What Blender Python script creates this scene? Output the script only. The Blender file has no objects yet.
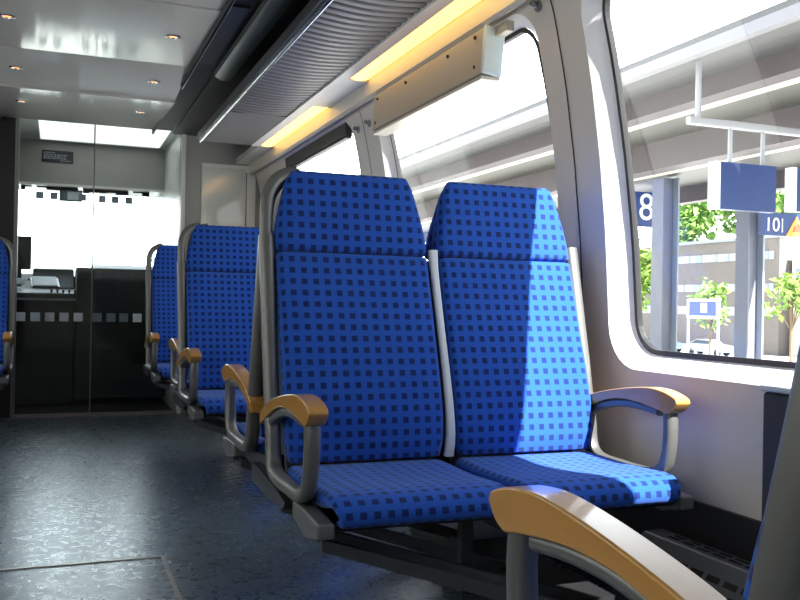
import bpy, bmesh, math, random
from mathutils import Vector, Matrix, Euler
random.seed(7)
S = bpy.context.scene
COL = S.collection
PI = math.pi

# ------------------------------------------------------------------ materials
def nodes_of(m):
    m.use_nodes = True
    return m.node_tree, m.node_tree.nodes, m.node_tree.links

def mat(name, col, rough=.5, metal=0., noise=0., nscale=40., spec=.5, bump=0., sheen=0., coat=0., emit=None, estr=0.):
    m = bpy.data.materials.new(name)
    nt, N, L = nodes_of(m)
    p = N['Principled BSDF']
    p.inputs['Base Color'].default_value = (*col, 1)
    p.inputs['Roughness'].default_value = rough
    p.inputs['Metallic'].default_value = metal
    p.inputs['Specular IOR Level'].default_value = spec
    if sheen:
        p.inputs['Sheen Weight'].default_value = sheen
        p.inputs['Sheen Roughness'].default_value = .4
    if coat:
        p.inputs['Coat Weight'].default_value = coat
        p.inputs['Coat Roughness'].default_value = .08
    if emit:
        p.inputs['Emission Color'].default_value = (*emit, 1)
        p.inputs['Emission Strength'].default_value = estr
    if noise or bump:
        tc = N.new('ShaderNodeTexCoord')
        nz = N.new('ShaderNodeTexNoise')
        nz.inputs['Scale'].default_value = nscale
        nz.inputs['Detail'].default_value = 4
        L.new(tc.outputs['Object'], nz.inputs['Vector'])
        if noise:
            mx = N.new('ShaderNodeMix'); mx.data_type = 'RGBA'
            mx.inputs[6].default_value = (*[c * (1 - noise) for c in col], 1)
            mx.inputs[7].default_value = (*[min(1, c * (1 + noise)) for c in col], 1)
            L.new(nz.outputs['Fac'], mx.inputs[0])
            L.new(mx.outputs[2], p.inputs['Base Color'])
        if bump:
            b = N.new('ShaderNodeBump'); b.inputs['Strength'].default_value = bump
            b.inputs['Distance'].default_value = .01
            L.new(nz.outputs['Fac'], b.inputs['Height'])
            L.new(b.outputs['Normal'], p.inputs['Normal'])
    return m

def glass_mat(name, tint, gloss=1.0, rough=0.0):
    m = bpy.data.materials.new(name)
    nt, N, L = nodes_of(m)
    N.remove(N['Principled BSDF'])
    out = N['Material Output']
    tr = N.new('ShaderNodeBsdfTransparent'); tr.inputs[0].default_value = (*tint, 1)
    gl = N.new('ShaderNodeBsdfGlossy'); gl.inputs['Roughness'].default_value = rough
    lw = N.new('ShaderNodeLayerWeight'); lw.inputs['Blend'].default_value = .5
    pw = N.new('ShaderNodeMath'); pw.operation = 'POWER'; pw.inputs[1].default_value = 5
    ma = N.new('ShaderNodeMath'); ma.operation = 'MULTIPLY_ADD'
    ma.inputs[1].default_value = .9 * gloss; ma.inputs[2].default_value = .06 * gloss
    L.new(lw.outputs['Facing'], pw.inputs[0]); L.new(pw.outputs[0], ma.inputs[0])
    mx = N.new('ShaderNodeMixShader')
    L.new(ma.outputs[0], mx.inputs[0]); L.new(tr.outputs[0], mx.inputs[1]); L.new(gl.outputs[0], mx.inputs[2])
    L.new(mx.outputs[0], out.inputs['Surface'])
    return m

def fabric_mat():
    m = bpy.data.materials.new('blue_checked_plush')
    nt, N, L = nodes_of(m)
    p = N['Principled BSDF']
    p.inputs['Roughness'].default_value = .9
    p.inputs['Specular IOR Level'].default_value = .15
    p.inputs['Sheen Weight'].default_value = .22
    p.inputs['Sheen Tint'].default_value = (.5, .7, 1, 1)
    uv = N.new('ShaderNodeUVMap'); uv.uv_map = 'UVMap'
    sep = N.new('ShaderNodeSeparateXYZ'); L.new(uv.outputs[0], sep.inputs[0])
    P = .0322
    outs = []
    for i in (0, 1):
        d = N.new('ShaderNodeMath'); d.operation = 'MULTIPLY_ADD'
        d.inputs[1].default_value = 1 / P; d.inputs[2].default_value = 100.25
        L.new(sep.outputs[i], d.inputs[0])
        f = N.new('ShaderNodeMath'); f.operation = 'FRACT'; L.new(d.outputs[0], f.inputs[0])
        a = N.new('ShaderNodeMath'); a.operation = 'SUBTRACT'; a.inputs[1].default_value = .5
        L.new(f.outputs[0], a.inputs[0])
        b = N.new('ShaderNodeMath'); b.operation = 'ABSOLUTE'; L.new(a.outputs[0], b.inputs[0])
        r = N.new('ShaderNodeMapRange')
        r.inputs['From Min'].default_value = .22; r.inputs['From Max'].default_value = .28
        r.inputs['To Min'].default_value = 1; r.inputs['To Max'].default_value = 0
        L.new(b.outputs[0], r.inputs['Value']); outs.append(r)
    mu = N.new('ShaderNodeMath'); mu.operation = 'MULTIPLY'
    L.new(outs[0].outputs[0], mu.inputs[0]); L.new(outs[1].outputs[0], mu.inputs[1])
    nz = N.new('ShaderNodeTexNoise'); nz.inputs['Scale'].default_value = 700
    L.new(uv.outputs[0], nz.inputs['Vector'])
    ba = N.new('ShaderNodeMix'); ba.data_type = 'RGBA'
    ba.inputs[6].default_value = (.013, .066, .36, 1); ba.inputs[7].default_value = (.021, .101, .51, 1)
    L.new(nz.outputs['Fac'], ba.inputs[0])
    mx = N.new('ShaderNodeMix'); mx.data_type = 'RGBA'
    mx.inputs[7].default_value = (.008, .022, .12, 1)
    L.new(mu.outputs[0], mx.inputs[0]); L.new(ba.outputs[2], mx.inputs[6])
    L.new(mx.outputs[2], p.inputs['Base Color'])
    bp = N.new('ShaderNodeBump'); bp.inputs['Strength'].default_value = .25; bp.inputs['Distance'].default_value = .002
    L.new(nz.outputs['Fac'], bp.inputs['Height']); L.new(bp.outputs[0], p.inputs['Normal'])
    return m

def wood_mat(name, c1, c2):
    m = bpy.data.materials.new(name)
    nt, N, L = nodes_of(m)
    p = N['Principled BSDF']; p.inputs['Roughness'].default_value = .28
    p.inputs['Coat Weight'].default_value = .6; p.inputs['Coat Roughness'].default_value = .06
    tc = N.new('ShaderNodeTexCoord'); mp = N.new('ShaderNodeMapping')
    mp.inputs['Scale'].default_value = (60, 6, 60)
    L.new(tc.outputs['Object'], mp.inputs[0])
    nz = N.new('ShaderNodeTexNoise'); nz.inputs['Scale'].default_value = 1.5; nz.inputs['Detail'].default_value = 5
    L.new(mp.outputs[0], nz.inputs['Vector'])
    mx = N.new('ShaderNodeMix'); mx.data_type = 'RGBA'
    mx.inputs[6].default_value = (*c1, 1); mx.inputs[7].default_value = (*c2, 1)
    L.new(nz.outputs['Fac'], mx.inputs[0]); L.new(mx.outputs[2], p.inputs['Base Color'])
    return m

def floor_mat():
    m = bpy.data.materials.new('worn_blue_grey_vinyl')
    nt, N, L = nodes_of(m)
    p = N['Principled BSDF']; p.inputs['Specular IOR Level'].default_value = .8
    tc = N.new('ShaderNodeTexCoord')
    n1 = N.new('ShaderNodeTexNoise'); n1.inputs['Scale'].default_value = 260; n1.inputs['Detail'].default_value = 3
    n2 = N.new('ShaderNodeTexNoise'); n2.inputs['Scale'].default_value = 7; n2.inputs['Detail'].default_value = 4
    n2.inputs['Roughness'].default_value = .7
    n3 = N.new('ShaderNodeTexNoise'); n3.inputs['Scale'].default_value = 28; n3.inputs['Detail'].default_value = 2
    n3.inputs['Distortion'].default_value = 1.2
    for n in (n1, n2, n3): L.new(tc.outputs['Object'], n.inputs['Vector'])
    a = N.new('ShaderNodeMix'); a.data_type = 'RGBA'
    a.inputs[6].default_value = (.062, .086, .108, 1); a.inputs[7].default_value = (.078, .106, .130, 1)
    L.new(n1.outputs['Fac'], a.inputs[0])
    b = N.new('ShaderNodeMix'); b.data_type = 'RGBA'; b.blend_type = 'MULTIPLY'
    r = N.new('ShaderNodeMapRange'); r.inputs['From Min'].default_value = .35; r.inputs['From Max'].default_value = .65
    r.inputs['To Min'].default_value = .88; r.inputs['To Max'].default_value = 1.12
    L.new(n2.outputs['Fac'], r.inputs['Value'])
    b.inputs[0].default_value = 1; L.new(a.outputs[2], b.inputs[6]); L.new(r.outputs[0], b.inputs[7])
    L.new(b.outputs[2], p.inputs['Base Color'])
    r2 = N.new('ShaderNodeMapRange'); r2.inputs['From Min'].default_value = .38; r2.inputs['From Max'].default_value = .62
    r2.inputs['To Min'].default_value = .26; r2.inputs['To Max'].default_value = .33
    L.new(n3.outputs['Fac'], r2.inputs['Value']); L.new(r2.outputs[0], p.inputs['Roughness'])
    return m

M = dict(
    fabric=fabric_mat(),
    wood=wood_mat('varnished_beech', (.46, .22, .045), (.56, .29, .075)),
    frame=mat('satin_grey_metal', (.165, .165, .16), .40, .5, noise=.05),
    chrome=mat('polished_metal', (.62, .63, .65), .18, 1.),
    strip=mat('pale_grey_plastic', (.62, .66, .72), .4),
    shell=mat('grey_seat_shell', (.20, .20, .195), .45),
    underbeam=mat('dark_grey_beam', (.065, .065, .067), .45, .3),
    dark=mat('black_underframe', (.012, .012, .014), .5),
    darkmetal=mat('dark_painted_steel', (.035, .036, .04), .4, .3),
    wall=mat('light_grey_wall_panel', (.66, .605, .545), .42, noise=.03, nscale=8),
    reveal=mat('white_window_surround', (.86, .86, .88), .35),
    gasket=mat('black_rubber', (.015, .015, .017), .5),
    ceil=mat('glossy_grey_ceiling', (.46, .46, .44), .09, 0, spec=.7, noise=.03, nscale=5),
    ceildark=mat('dark_ceiling_channel', (.016, .017, .016), .6),
    duct=mat('greenish_duct_metal', (.075, .09, .085), .35, .3),
    grille=mat('perforated_black_grille', (.03, .03, .03), .5, noise=.6, nscale=300),
    slat=mat('dark_grey_rack', (.17, .165, .165), .42, .2),
    slatback=mat('black_rack_gap', (.012, .012, .013), .6),
    white=mat('white_gloss', (.80, .80, .78), .25),
    cream=mat('cream_gloss_panel', (.62, .58, .50), .35),
    beige=mat('beige_blind_housing', (.46, .41, .34), .45),
    endcap=mat('pale_blue_end_cap', (.62, .74, .80), .4),
    screw=mat('dark_screw', (.03, .025, .02), .4, .8),
    lamp=mat('warm_lamp_diffuser', (.9, .75, .4), .4, emit=(1., .58, .14), estr=2.3),
    down=mat('amber_downlight', (.9, .6, .3), .4, emit=(1., .36, .07), estr=1.3),
    cabfill=mat('cab_fill_glow', (.9, .9, .9), .3, emit=(1., .97, .96), estr=1.3),  # glow of the added fill panel in the cab
    floor=floor_mat(),
    trim=mat('brown_silver_floor_trim', (.34, .30, .28), .35, .7),
    bulk=mat('grey_bulkhead', (.36, .36, .345), .4, noise=.04),
    jamb=mat('white_door_jamb', (.72, .74, .70), .35),
    blackwall=mat('black_cab_lining', (.008, .008, .008), .5),
    header=mat('grey_cab_header', (.36, .36, .33), .3, noise=.06, nscale=6),
    glass=glass_mat('window_glass', (.90, .93, .92)),
    cabglass=glass_mat('cab_glass', (.80, .84, .84), .4),
    mirror=mat('glazed_panel_face', (.75, .75, .70), .06, 0, spec=.8),
    panelframe=mat('pale_panel_frame', (.82, .82, .77), .35),
    square=mat('frosted_white_marking', (.78, .88, .95), .5),
    squaredark=mat('grey_and_backlit_marking', (.16, .21, .25), .5),  # grey squares, and white ones darkened as if backlit
    sign=mat('black_notice', (.01, .014, .02), .35),
    signtext=mat('pale_notice_print', (.35, .38, .42), .5),
    console=mat('dark_green_console', (.012, .017, .015), .55),
    paper=mat('white_paper', (.72, .80, .86), .7),
    screen=mat('dark_screen', (.03, .035, .035), .2),
    bin=mat('charcoal_bin', (.036, .031, .027), .5),
    heat=mat('dark_grey_heater', (.16, .16, .165), .35, .4),
    slot=mat('black_slot', (.004, .004, .004), .8),
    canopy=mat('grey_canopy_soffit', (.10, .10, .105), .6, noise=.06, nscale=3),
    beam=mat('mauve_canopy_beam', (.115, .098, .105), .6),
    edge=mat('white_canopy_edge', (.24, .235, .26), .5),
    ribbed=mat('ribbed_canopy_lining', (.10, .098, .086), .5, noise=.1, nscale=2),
    tube=mat('warm_light_band', (.5, .47, .36), .4, emit=(1, .93, .66), estr=.35),
    steel=mat('blue_grey_steel', (.34, .39, .47), .45),
    steeldark=mat('dark_blue_grey_steel', (.18, .195, .25), .5),
    blue=mat('blue_station_sign', (.014, .04, .16), .35),
    signwhite=mat('white_sign_print', (.85, .88, .92), .5),
    orange=mat('orange_warning', (.85, .33, .05), .5),
    red=mat('red_warning_print', (.55, .06, .03), .5),
    facade=mat('beige_grey_facade', (.15, .13, .12), .8, noise=.08, nscale=.3),
    winband=mat('pale_window_band', (.30, .32, .35), .3),
    winframe=mat('grey_blind_frame', (.22, .25, .29), .5),
    leaf=mat('bright_leaf', (.15, .28, .05), .7, noise=.35, nscale=.5),
    leaf2=mat('young_leaf', (.2, .32, .06), .7, noise=.3, nscale=.6),
    bark=mat('brown_bark', (.16, .11, .07), .9),
    concrete=mat('pale_concrete', (.62, .61, .58), .9, noise=.06, nscale=.6),
    asphalt=mat('pale_forecourt_paving', (.60, .60, .58), .9, noise=.06, nscale=.1),
    car1=mat('blue_grey_car_paint', (.10, .16, .26), .25, .2),
    car2=mat('silver_car_paint', (.40, .46, .52), .25, .4),
    carglass=mat('car_window', (.02, .03, .04), .1),
    tyre=mat('black_tyre', (.015, .015, .015), .8),
    galv=mat('galvanised_tube', (.35, .36, .39), .4, .3),
)

# ------------------------------------------------------------------ builders
class MB:
    def __init__(s):
        s.v = []; s.f = []; s.uv = {}; s.mi = []; s.cur = 0
    def vert(s, p, uv=None):
        s.v.append(tuple(p)); i = len(s.v) - 1
        if uv is not None: s.uv[i] = uv
        return i
    def face(s, ids):
        s.f.append(tuple(ids)); s.mi.append(s.cur)
    def box(s, x0, x1, y0, y1, z0, z1):
        b = [s.vert((x, y, z)) for x in (x0, x1) for y in (y0, y1) for z in (z0, z1)]
        for q in ((0, 1, 3, 2), (4, 6, 7, 5), (0, 4, 5, 1), (2, 3, 7, 6), (0, 2, 6, 4), (1, 5, 7, 3)):
            s.face([b[i] for i in q])
        return s
    def quad(s, a, b, c, d):
        s.face([s.vert(p) for p in (a, b, c, d)]); return s
    def prism(s, poly, axis, a0, a1):
        """poly: 2D points; axis 'x': (y,z) pairs extruded along x; 'y': (x,z); 'z': (x,y)"""
        def P(p, a):
            return {'x': (a, p[0], p[1]), 'y': (p[0], a, p[1]), 'z': (p[0], p[1], a)}[axis]
        A = [s.vert(P(p, a0)) for p in poly]; B = [s.vert(P(p, a1)) for p in poly]
        n = len(poly)
        s.face(A[::-1]); s.face(B)
        for i in range(n):
            s.face((A[i], A[(i + 1) % n], B[(i + 1) % n], B[i]))
        return s
    def loft(s, secs, nc=4, uoff=0., caps=True):
        """secs: (origin, axisA, normalN, halfwidth, front, back, radius)"""
        rings = []; vl = 0.; prev = None
        for (O, A, N, hw, tf, tb, r) in secs:
            O = Vector(O); A = Vector(A); N = Vector(N)
            if prev is not None: vl += (O - prev).length
            prev = O
            r = max(1e-4, min(r, hw * .98, (tf + tb) / 2 * .98))
            pts = [(0, -tb)]
            for (cx, cn, a0) in ((-hw + r, -tb + r, 270), (-hw + r, tf - r, 180), (hw - r, tf - r, 90), (hw - r, -tb + r, 0)):
                for k in range(nc + 1):
                    a = math.radians(a0 - 90 * k / nc)
                    pts.append((cx + r * math.cos(a), cn + r * math.sin(a)))
                if a0 == 180:
                    for k in range(1, 6): pts.append((-hw + r + (2 * hw - 2 * r) * k / 6, tf))
            pts.append((0, -tb))
            ring = []
            for (x, n) in pts:
                sg = -1 if x < 0 else 1
                ring.append(s.vert(O + A * x + N * n, (x + sg * (tf - n) + uoff, vl)))
            rings.append(ring)
        for a, b in zip(rings, rings[1:]):
            for i in range(len(a) - 1):
                s.face((a[i], a[i + 1], b[i + 1], b[i]))
        if caps:
            s.face(rings[0][:-1][::-1]); s.face(rings[-1][:-1])
        return s
    def tube(s, pts, r, n=12, closed=False, r2=None):
        pts = [Vector(p) for p in pts]; rings = []
        up = None
        for i, p in enumerate(pts):
            t = (pts[min(i + 1, len(pts) - 1)] - pts[max(i - 1, 0)]).normalized()
            if up is None:
                up = Vector((1, 0, 0)) if abs(t.x) < .9 else Vector((0, 0, 1))
            a = (up - t * up.dot(t)).normalized(); up = a
            b = t.cross(a)
            R2 = r2 if r2 else r
            rings.append([s.vert(p + a * r * math.cos(2 * PI * k / n) + b * R2 * math.sin(2 * PI * k / n)) for k in range(n)])
        for A, B in zip(rings, rings[1:]):
            for k in range(n): s.face((A[k], A[(k + 1) % n], B[(k + 1) % n], B[k]))
        s.face(rings[0][::-1]); s.face(rings[-1])
        return s
    def disc(s, c, axis, r0, r1, h, n=24):
        """ring/cylinder along axis starting at c"""
        c = Vector(c); ax = Vector(axis).normalized()
        u = ax.orthogonal().normalized(); w = ax.cross(u)
        return s.tube([c, c + ax * h], r0, n)
    def build(s, name, m, parent=None, smooth=False, bevel=0., seg=2, loc=None, angle=35):
        me = bpy.data.meshes.new(name)
        me.from_pydata(s.v, [], s.f)
        ms = m if isinstance(m, (list, tuple)) else [m]
        for x in ms: me.materials.append(x)
        for p, i in zip(me.polygons, s.mi): p.material_index = i
        if s.uv:
            l = me.uv_layers.new(name='UVMap')
            for lp in me.loops:
                l.data[lp.index].uv = s.uv.get(lp.vertex_index, (0, 0))
        bm = bmesh.new(); bm.from_mesh(me)
        bmesh.ops.recalc_face_normals(bm, faces=bm.faces)
        bm.to_mesh(me); bm.free()
        if smooth:
            for p in me.polygons: p.use_smooth = True
            try: me.set_sharp_from_angle(angle=math.radians(angle))
            except Exception: pass
        o = bpy.data.objects.new(name, me); COL.objects.link(o)
        if parent: o.parent = parent
        if loc: o.location = loc
        if bevel:
            b = o.modifiers.new('bevel', 'BEVEL'); b.width = bevel; b.segments = seg
            b.limit_method = 'ANGLE'; b.angle_limit = math.radians(40)
            for p in me.polygons: p.use_smooth = True
            w = o.modifiers.new('wn', 'WEIGHTED_NORMAL'); w.keep_sharp = True
        return o

def tag(o, label=None, cat=None, group=None, kind=None):
    if label: o['label'] = label
    if cat: o['category'] = cat
    if group: o['group'] = group
    if kind: o['kind'] = kind
    return o
def thing(name, label, cat, loc=(0, 0, 0), rz=0, group=None):
    o = bpy.data.objects.new(name, None); COL.objects.link(o)
    o.location = loc; o.rotation_euler = (0, 0, rz); o.empty_display_size = .1
    return tag(o, label, cat, group)
def struct(o): o['kind'] = 'structure'; return o
def kids(o): return [c for c in bpy.data.objects if c.parent == o]
def copy_tree(o, parent=None):
    c = o.copy(); COL.objects.link(c)
    if parent: c.parent = parent
    for ch in kids(o): copy_tree(ch, c)
    return c
def box(name, m, x0, x1, y0, y1, z0, z1, parent=None, bevel=0.):
    return MB().box(x0, x1, y0, y1, z0, z1).build(name, m, parent, bevel=bevel)
def text(name, body, m, parent, size, loc, rot, align='CENTER', ext=.002):
    cu = bpy.data.curves.new(name, 'FONT'); cu.body = body; cu.size = size
    cu.align_x = align; cu.align_y = 'CENTER'; cu.extrude = ext
    t = bpy.data.objects.new(name, cu)
    me = bpy.data.meshes.new_from_object(t)
    bpy.data.objects.remove(t)
    me.materials.clear(); me.materials.append(m)
    o = bpy.data.objects.new(name, me); COL.objects.link(o); o.parent = parent
    o.location = loc; o.rotation_euler = rot
    return o

# ------------------------------------------------------------------ camera
F = 880.; CZ = .88
yv = Vector((58 - 400, 3, -F)).normalized()
xv = Vector((F * F / 342., -45, -F)); xv = (xv - yv * xv.dot(yv)).normalized()
zv = xv.cross(yv)
Rm = Matrix((xv, yv, zv))
cd = bpy.data.cameras.new('camera'); cam = bpy.data.objects.new('camera', cd); COL.objects.link(cam)
cd.sensor_width = 36; cd.lens = 36 * F / 800; cd.clip_start = .02; cd.clip_end = 600
cam.matrix_world = Matrix.Translation((0, 0, CZ)) @ Rm.to_4x4()
S.camera = cam

# ------------------------------------------------------------------ car body profile
CX = .128                                      # centre of the car
ZS = [(.0, 1.62), (.335, 1.625), (.78, 1.60), (1.10, 1.58), (1.36, 1.552), (1.60, 1.515), (1.81, 1.470), (1.95, 1.425), (2.3, 1.31)]
ZG = [(-.4, 1.68), (.335, 1.68), (.74, 1.662), (1.10, 1.635), (1.36, 1.60), (1.60, 1.557), (1.81, 1.505), (1.95, 1.46), (2.3, 1.335)]
def interp(T, z):
    for (a, xa), (b, xb) in zip(T, T[1:]):
        if z <= b: return xa + (xb - xa) * (z - a) / (b - a)
    return T[-1][1]
def xin(z): return interp(ZS, z)
def xgl(z): return interp(ZG, z)
WZ0, WZ1 = .695, 1.885                        # opening in the inner wall
def zsamples(z0, z1, r):
    zs = [z0 + r * (1 - math.cos(PI / 2 * k / 7)) for k in range(8)]
    n = 9
    zs += [z0 + r + (z1 - z0 - 2 * r) * k / n for k in range(1, n)]
    zs += [z1 - r * (1 - math.cos(PI / 2 * k / 7)) for k in range(7, -1, -1)]
    return zs
def ring(y0, y1, z0, z1, r):
    L = []
    for z in zsamples(z0, z1, r):
        d = 0
        if z < z0 + r: d = r - math.sqrt(max(0, r * r - (z0 + r - z) ** 2))
        if z > z1 - r: d = r - math.sqrt(max(0, r * r - (z - z1 + r) ** 2))
        L.append((z, y0 + d, y1 - d))
    return L
WINS = [(-1.45, .25), (.62, 2.315), (2.575, 4.165), (4.53, 6.05)]
CELLS = [-2.25, .435, 2.45, 4.35, 6.95]
WB, WT = .335, 1.93
def side(sgn):
    def X(x): return x if sgn > 0 else 2 * CX - x
    mb = MB()
    for i, (a, b) in enumerate(WINS):
        c0, c1 = CELLS[i], CELLS[i + 1]
        hr = ring(a, b, WZ0, WZ1, .13)
        n = len(hr)
        prevl = None
        cols = []
        for (z, ya, yb) in hr:
            zc = WB + (WT - WB) * (z - WZ0) / (WZ1 - WZ0)
            rowL = []; rowR = []
            for k in range(5):
                t = k / 4
                zz = z + (zc - z) * t
                rowL.append(mb.vert((X(xin(zz)), ya + (c0 - ya) * t, zz)))
                rowR.append(mb.vert((X(xin(zz)), yb + (c1 - yb) * t, zz)))
            cols.append((rowL, rowR))
        for (l0, r0), (l1, r1) in zip(cols, cols[1:]):
            for k in range(4):
                mb.face((l0[k], l0[k + 1], l1[k + 1], l1[k])); mb.face((r0[k], r1[k], r1[k + 1], r0[k + 1]))
        for (l, r) in (cols[0], cols[-1]):
            for k in range(4): mb.face((l[k], r[k], r[k + 1], l[k + 1]))
    w = mb.build('wall_right' if sgn > 0 else 'wall_left', M['wall'], smooth=True); struct(w)
    # outer skin so that no light leaks round the panels
    sk = MB()
    # skin below and above the windows and on the pillars
    def skin(y0, y1, z0, z1):
        zs = [z0] + [z for z, _ in ZG if z0 < z < z1] + [z1]
        for za, zb in zip(zs, zs[1:]):
            sk.quad((X(xgl(za) + .02), y0, za), (X(xgl(za) + .02), y1, za), (X(xgl(zb) + .02), y1, zb), (X(xgl(zb) + .02), y0, zb))
    skin(-2.3, 7.0, -.3, WZ0 + .045); skin(-2.3, 7.0, WZ1 - .035, 2.3)
    ys = [-2.3] + [y for w_ in WINS for y in w_] + [7.0]
    for y0, y1 in zip(ys[0::2], ys[1::2]): skin(y0 - .03 if y0 > -2.3 else y0, y1 + .03 if y1 < 7.0 else y1, WZ0 + .045, WZ1 - .035)
    struct(sk.build('trim_outer_skin_right' if sgn > 0 else 'trim_outer_skin_left', M['shell']))
    for i, (a, b) in enumerate(WINS):
        nm = 'window_%d' % (i + 1 if sgn > 0 else i + 5)
        A = ring(a, b, WZ0, WZ1, .13)
        B = ring(a + .05, b - .058, WZ0 + .045, WZ1 - .035, .10)
        C = ring(a + .066, b - .074, WZ0 + .060, WZ1 - .050, .09)
        mb = MB()
        def loop(R, off, f=1.):
            x = lambda z: X(xin(z) + (xgl(z) - xin(z)) * f + off)
            ids = [mb.vert((x(z), ya, z)) for z, ya, yb in R]
            ids += [mb.vert((x(z), yb, z)) for z, ya, yb in reversed(R)]
            return ids
        la, lm, lb = loop(A, 0, 0), loop([((za + zb) / 2, (ya + yc) / 2 - .006, (yb + yd) / 2 + .006) for (za, ya, yb), (zb, yc, yd) in zip(A, B)], 0, .36), loop(B, 0)
        for P, Q in ((la, lm), (lm, lb)):
            for k in range(len(P)): mb.face((P[k], P[(k + 1) % len(P)], Q[(k + 1) % len(P)], Q[k]))
        fr = struct(mb.build(nm, M['reveal'], smooth=True, angle=60))
        mb = MB()
        lb, lc, ld = loop(B, -.002), loop(C, -.004), loop(C, .015)
        for P, Q in ((lb, lc), (lc, ld)):
            for k in range(len(P)): mb.face((P[k], P[(k + 1) % len(P)], Q[(k + 1) % len(P)], Q[k]))
        mb.build('rubber_seal', M['gasket'], fr)
        mb = MB()
        rows = [(mb.vert((X(xgl(z) + .008), ya, z)), mb.vert((X(xgl(z) + .008), yb, z))) for z, ya, yb in C]
        for p, q in zip(rows, rows[1:]): mb.face((p[0], p[1], q[1], q[0]))
        mb.build('pane', M['glass'], fr, smooth=True)
side(1); side(-1)
# dark seams down the pillars (right side)
for k, y in enumerate((2.455, 4.355)):
    mb = MB()
    zs = [.4 + (1.88 - .4) * i / 24 for i in range(25)]
    for za, zb in zip(zs, zs[1:]):
        mb.quad((xin(za) - .0015, y - .004, za), (xin(za) - .0015, y + .004, za), (xin(zb) - .0015, y + .004, zb), (xin(zb) - .0015, y - .004, zb))
    struct(mb.build('trim_%d' % (k + 1), M['gasket']))

# floor, roof, end wall
fl = MB().box(-1.46, 1.70, -2.3, 6.98, -.08, 0).build('floor', M['floor']); struct(fl)
struct(box('trim_3', M['trim'], -.9, .356, 3.083, 3.097, -.002, .0035))
struct(box('trim_4', M['trim'], .344, .356, 1.6, 3.083, -.002, .0035))
struct(box('roof', M['shell'], -1.10, 1.36, -2.4, 8.8, 2.26, 2.32))
struct(box('wall_back', M['wall'], -1.52, 1.72, -2.32, -2.25, 0, 2.2))

# ceiling panels: stepped glossy segments
cl = MB()
def cpan(y0, y1, z0, z1):
    x0, x1 = -.40, .655
    cl.prism([(y0, z0), (y1, z1), (y1, z1 + .02), (y0, z0 + .02)], 'x', x0, x1)
cpan(-2.25, 3.88, 2.152, 2.152); cpan(3.888, 4.93, 2.144, 2.158); cpan(4.932, 5.60, 2.158, 2.116); cpan(5.602, 6.92, 2.098, 2.165)
struct(cl.build('ceiling', M['ceil']))
# dark channel, grille and duct between the ceiling and the rack
ch = MB()
ch.box(.655, .80, -2.25, 6.95, 2.175, 2.19)
ch.box(.80, 1.35, -2.25, 6.95, 2.15, 2.17)
ch.box(.645, .657, -2.25, 6.95, 2.135, 2.18)
ch.box(-.43, -.40, -2.25, 6.95, 2.13, 2.18)
ch.box(-1.12, -.43, -2.25, 6.95, 2.15, 2.17)
struct(ch.build('ceiling_channel', M['ceildark']))
for y0, y1 in ((1.2, 3.45), (3.85, 4.85)):
    g = MB(); g.box(.672, .765, y0, y1, 2.162, 2.174)
    struct(g.build('trim_grille', M['grille']))
struct(MB().box(.668, .674, 1.0, 5.4, 2.14, 2.174).build('trim_5', M['chrome']))
dk = MB(); dk.prism([(.785, 2.150), (.79, 2.125), (.83, 2.105), (.875, 2.108), (.895, 2.15)], 'y', 1.0, 4.95)
struct(dk.build('trim_duct', M['duct'], smooth=True))

# ------------------------------------------------------------------ luggage rack and lamps
rk = thing('luggage_rack', 'long dark grey slatted luggage rack with silver front rail, above the windows', 'luggage rack', (0, 0, 1.95))
y0, y1 = -2.2, 6.06
MB().box(.885, 1.225, y0, y1, .022, .03).build('backing', M['slatback'], rk)
sl = MB(); y = 1.2
while y < 5.02:
    pr = []
    for i in range(9):
        t = i / 8; x = .89 + .335 * t
        pr.append((x, .018 - .012 * math.sin(PI * t)))
    for (xa, za), (xb, zb) in zip(pr, pr[1:]):
        a = [sl.vert(p) for p in ((xa, y, za), (xb, y, zb), (xb, y + .042, zb), (xa, y + .042, za),
                                  (xa, y + .005, za - .006), (xb, y + .005, zb - .006), (xb, y + .036, zb - .006), (xa, y + .036, za - .006))]
        for q in ((4, 5, 6, 7), (0, 1, 5, 4), (3, 7, 6, 2)): sl.face([a[i] for i in q])
    y += .062
sl.build('slatted_shelf', M['slat'], rk)
MB().box(.89, 1.225, 5.04, y1, .006, .02).build('end_panel', M['slat'], rk)
MB().tube([(.883, y0, .008), (.883, y1, .008)], .010, 14, r2=.014).build('front_rail', M['chrome'], rk, smooth=True)
MB().box(.862, .876, y0, y1, .012, .06).build('rail_backing', M['darkmetal'], rk)
MB().prism([(1.225, .0), (1.29, .006), (1.29, .04), (1.225, .03)], 'y', y0, y1).build('light_rail', M['white'], rk)
# cove closing between lamp rail and wall top
struct(MB().prism([(1.29, 1.985), (1.44, 1.985), (1.44, 2.0), (1.29, 2.0)], 'y', -2.2, 6.95).build('trim_cove', M['cream']))
cv = MB().prism([(1.393, 1.985), (1.388, 1.885), (1.40, 1.872), (1.455, 1.905), (1.455, 1.985)], 'y', -2.2, 6.95)
struct(cv.build('trim_6', M['cream']))
for (a, b, lb) in ((4.72, 6.06, 'farther warm yellow strip lamp beside the rack, above the far window'),
                   (2.35, 4.05, 'nearer warm yellow strip lamp along the rack, above the blind box'),
                   ):
    t = thing('strip_light', lb, 'light', (1.34, (a + b) / 2, 1.96), 0, 'strip lamps along the luggage rack')
    h = (b - a) / 2
    pr = [(-.048, .008)] + [(-.045 + .09 * k / 8, .004 - .010 * math.sin(PI * k / 8)) for k in range(9)] + [(.048, .008)]
    MB().prism(pr, 'y', -h, h).build('diffuser', M['lamp'], t, smooth=True)
    MB().box(-.05, .052, -h - .005, h + .005, .008, .024).build('housing', M['cream'], t)
struct(box('trim_7', M['white'], 1.29, 1.40, 4.07, 4.70, 1.958, 1.984))
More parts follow.
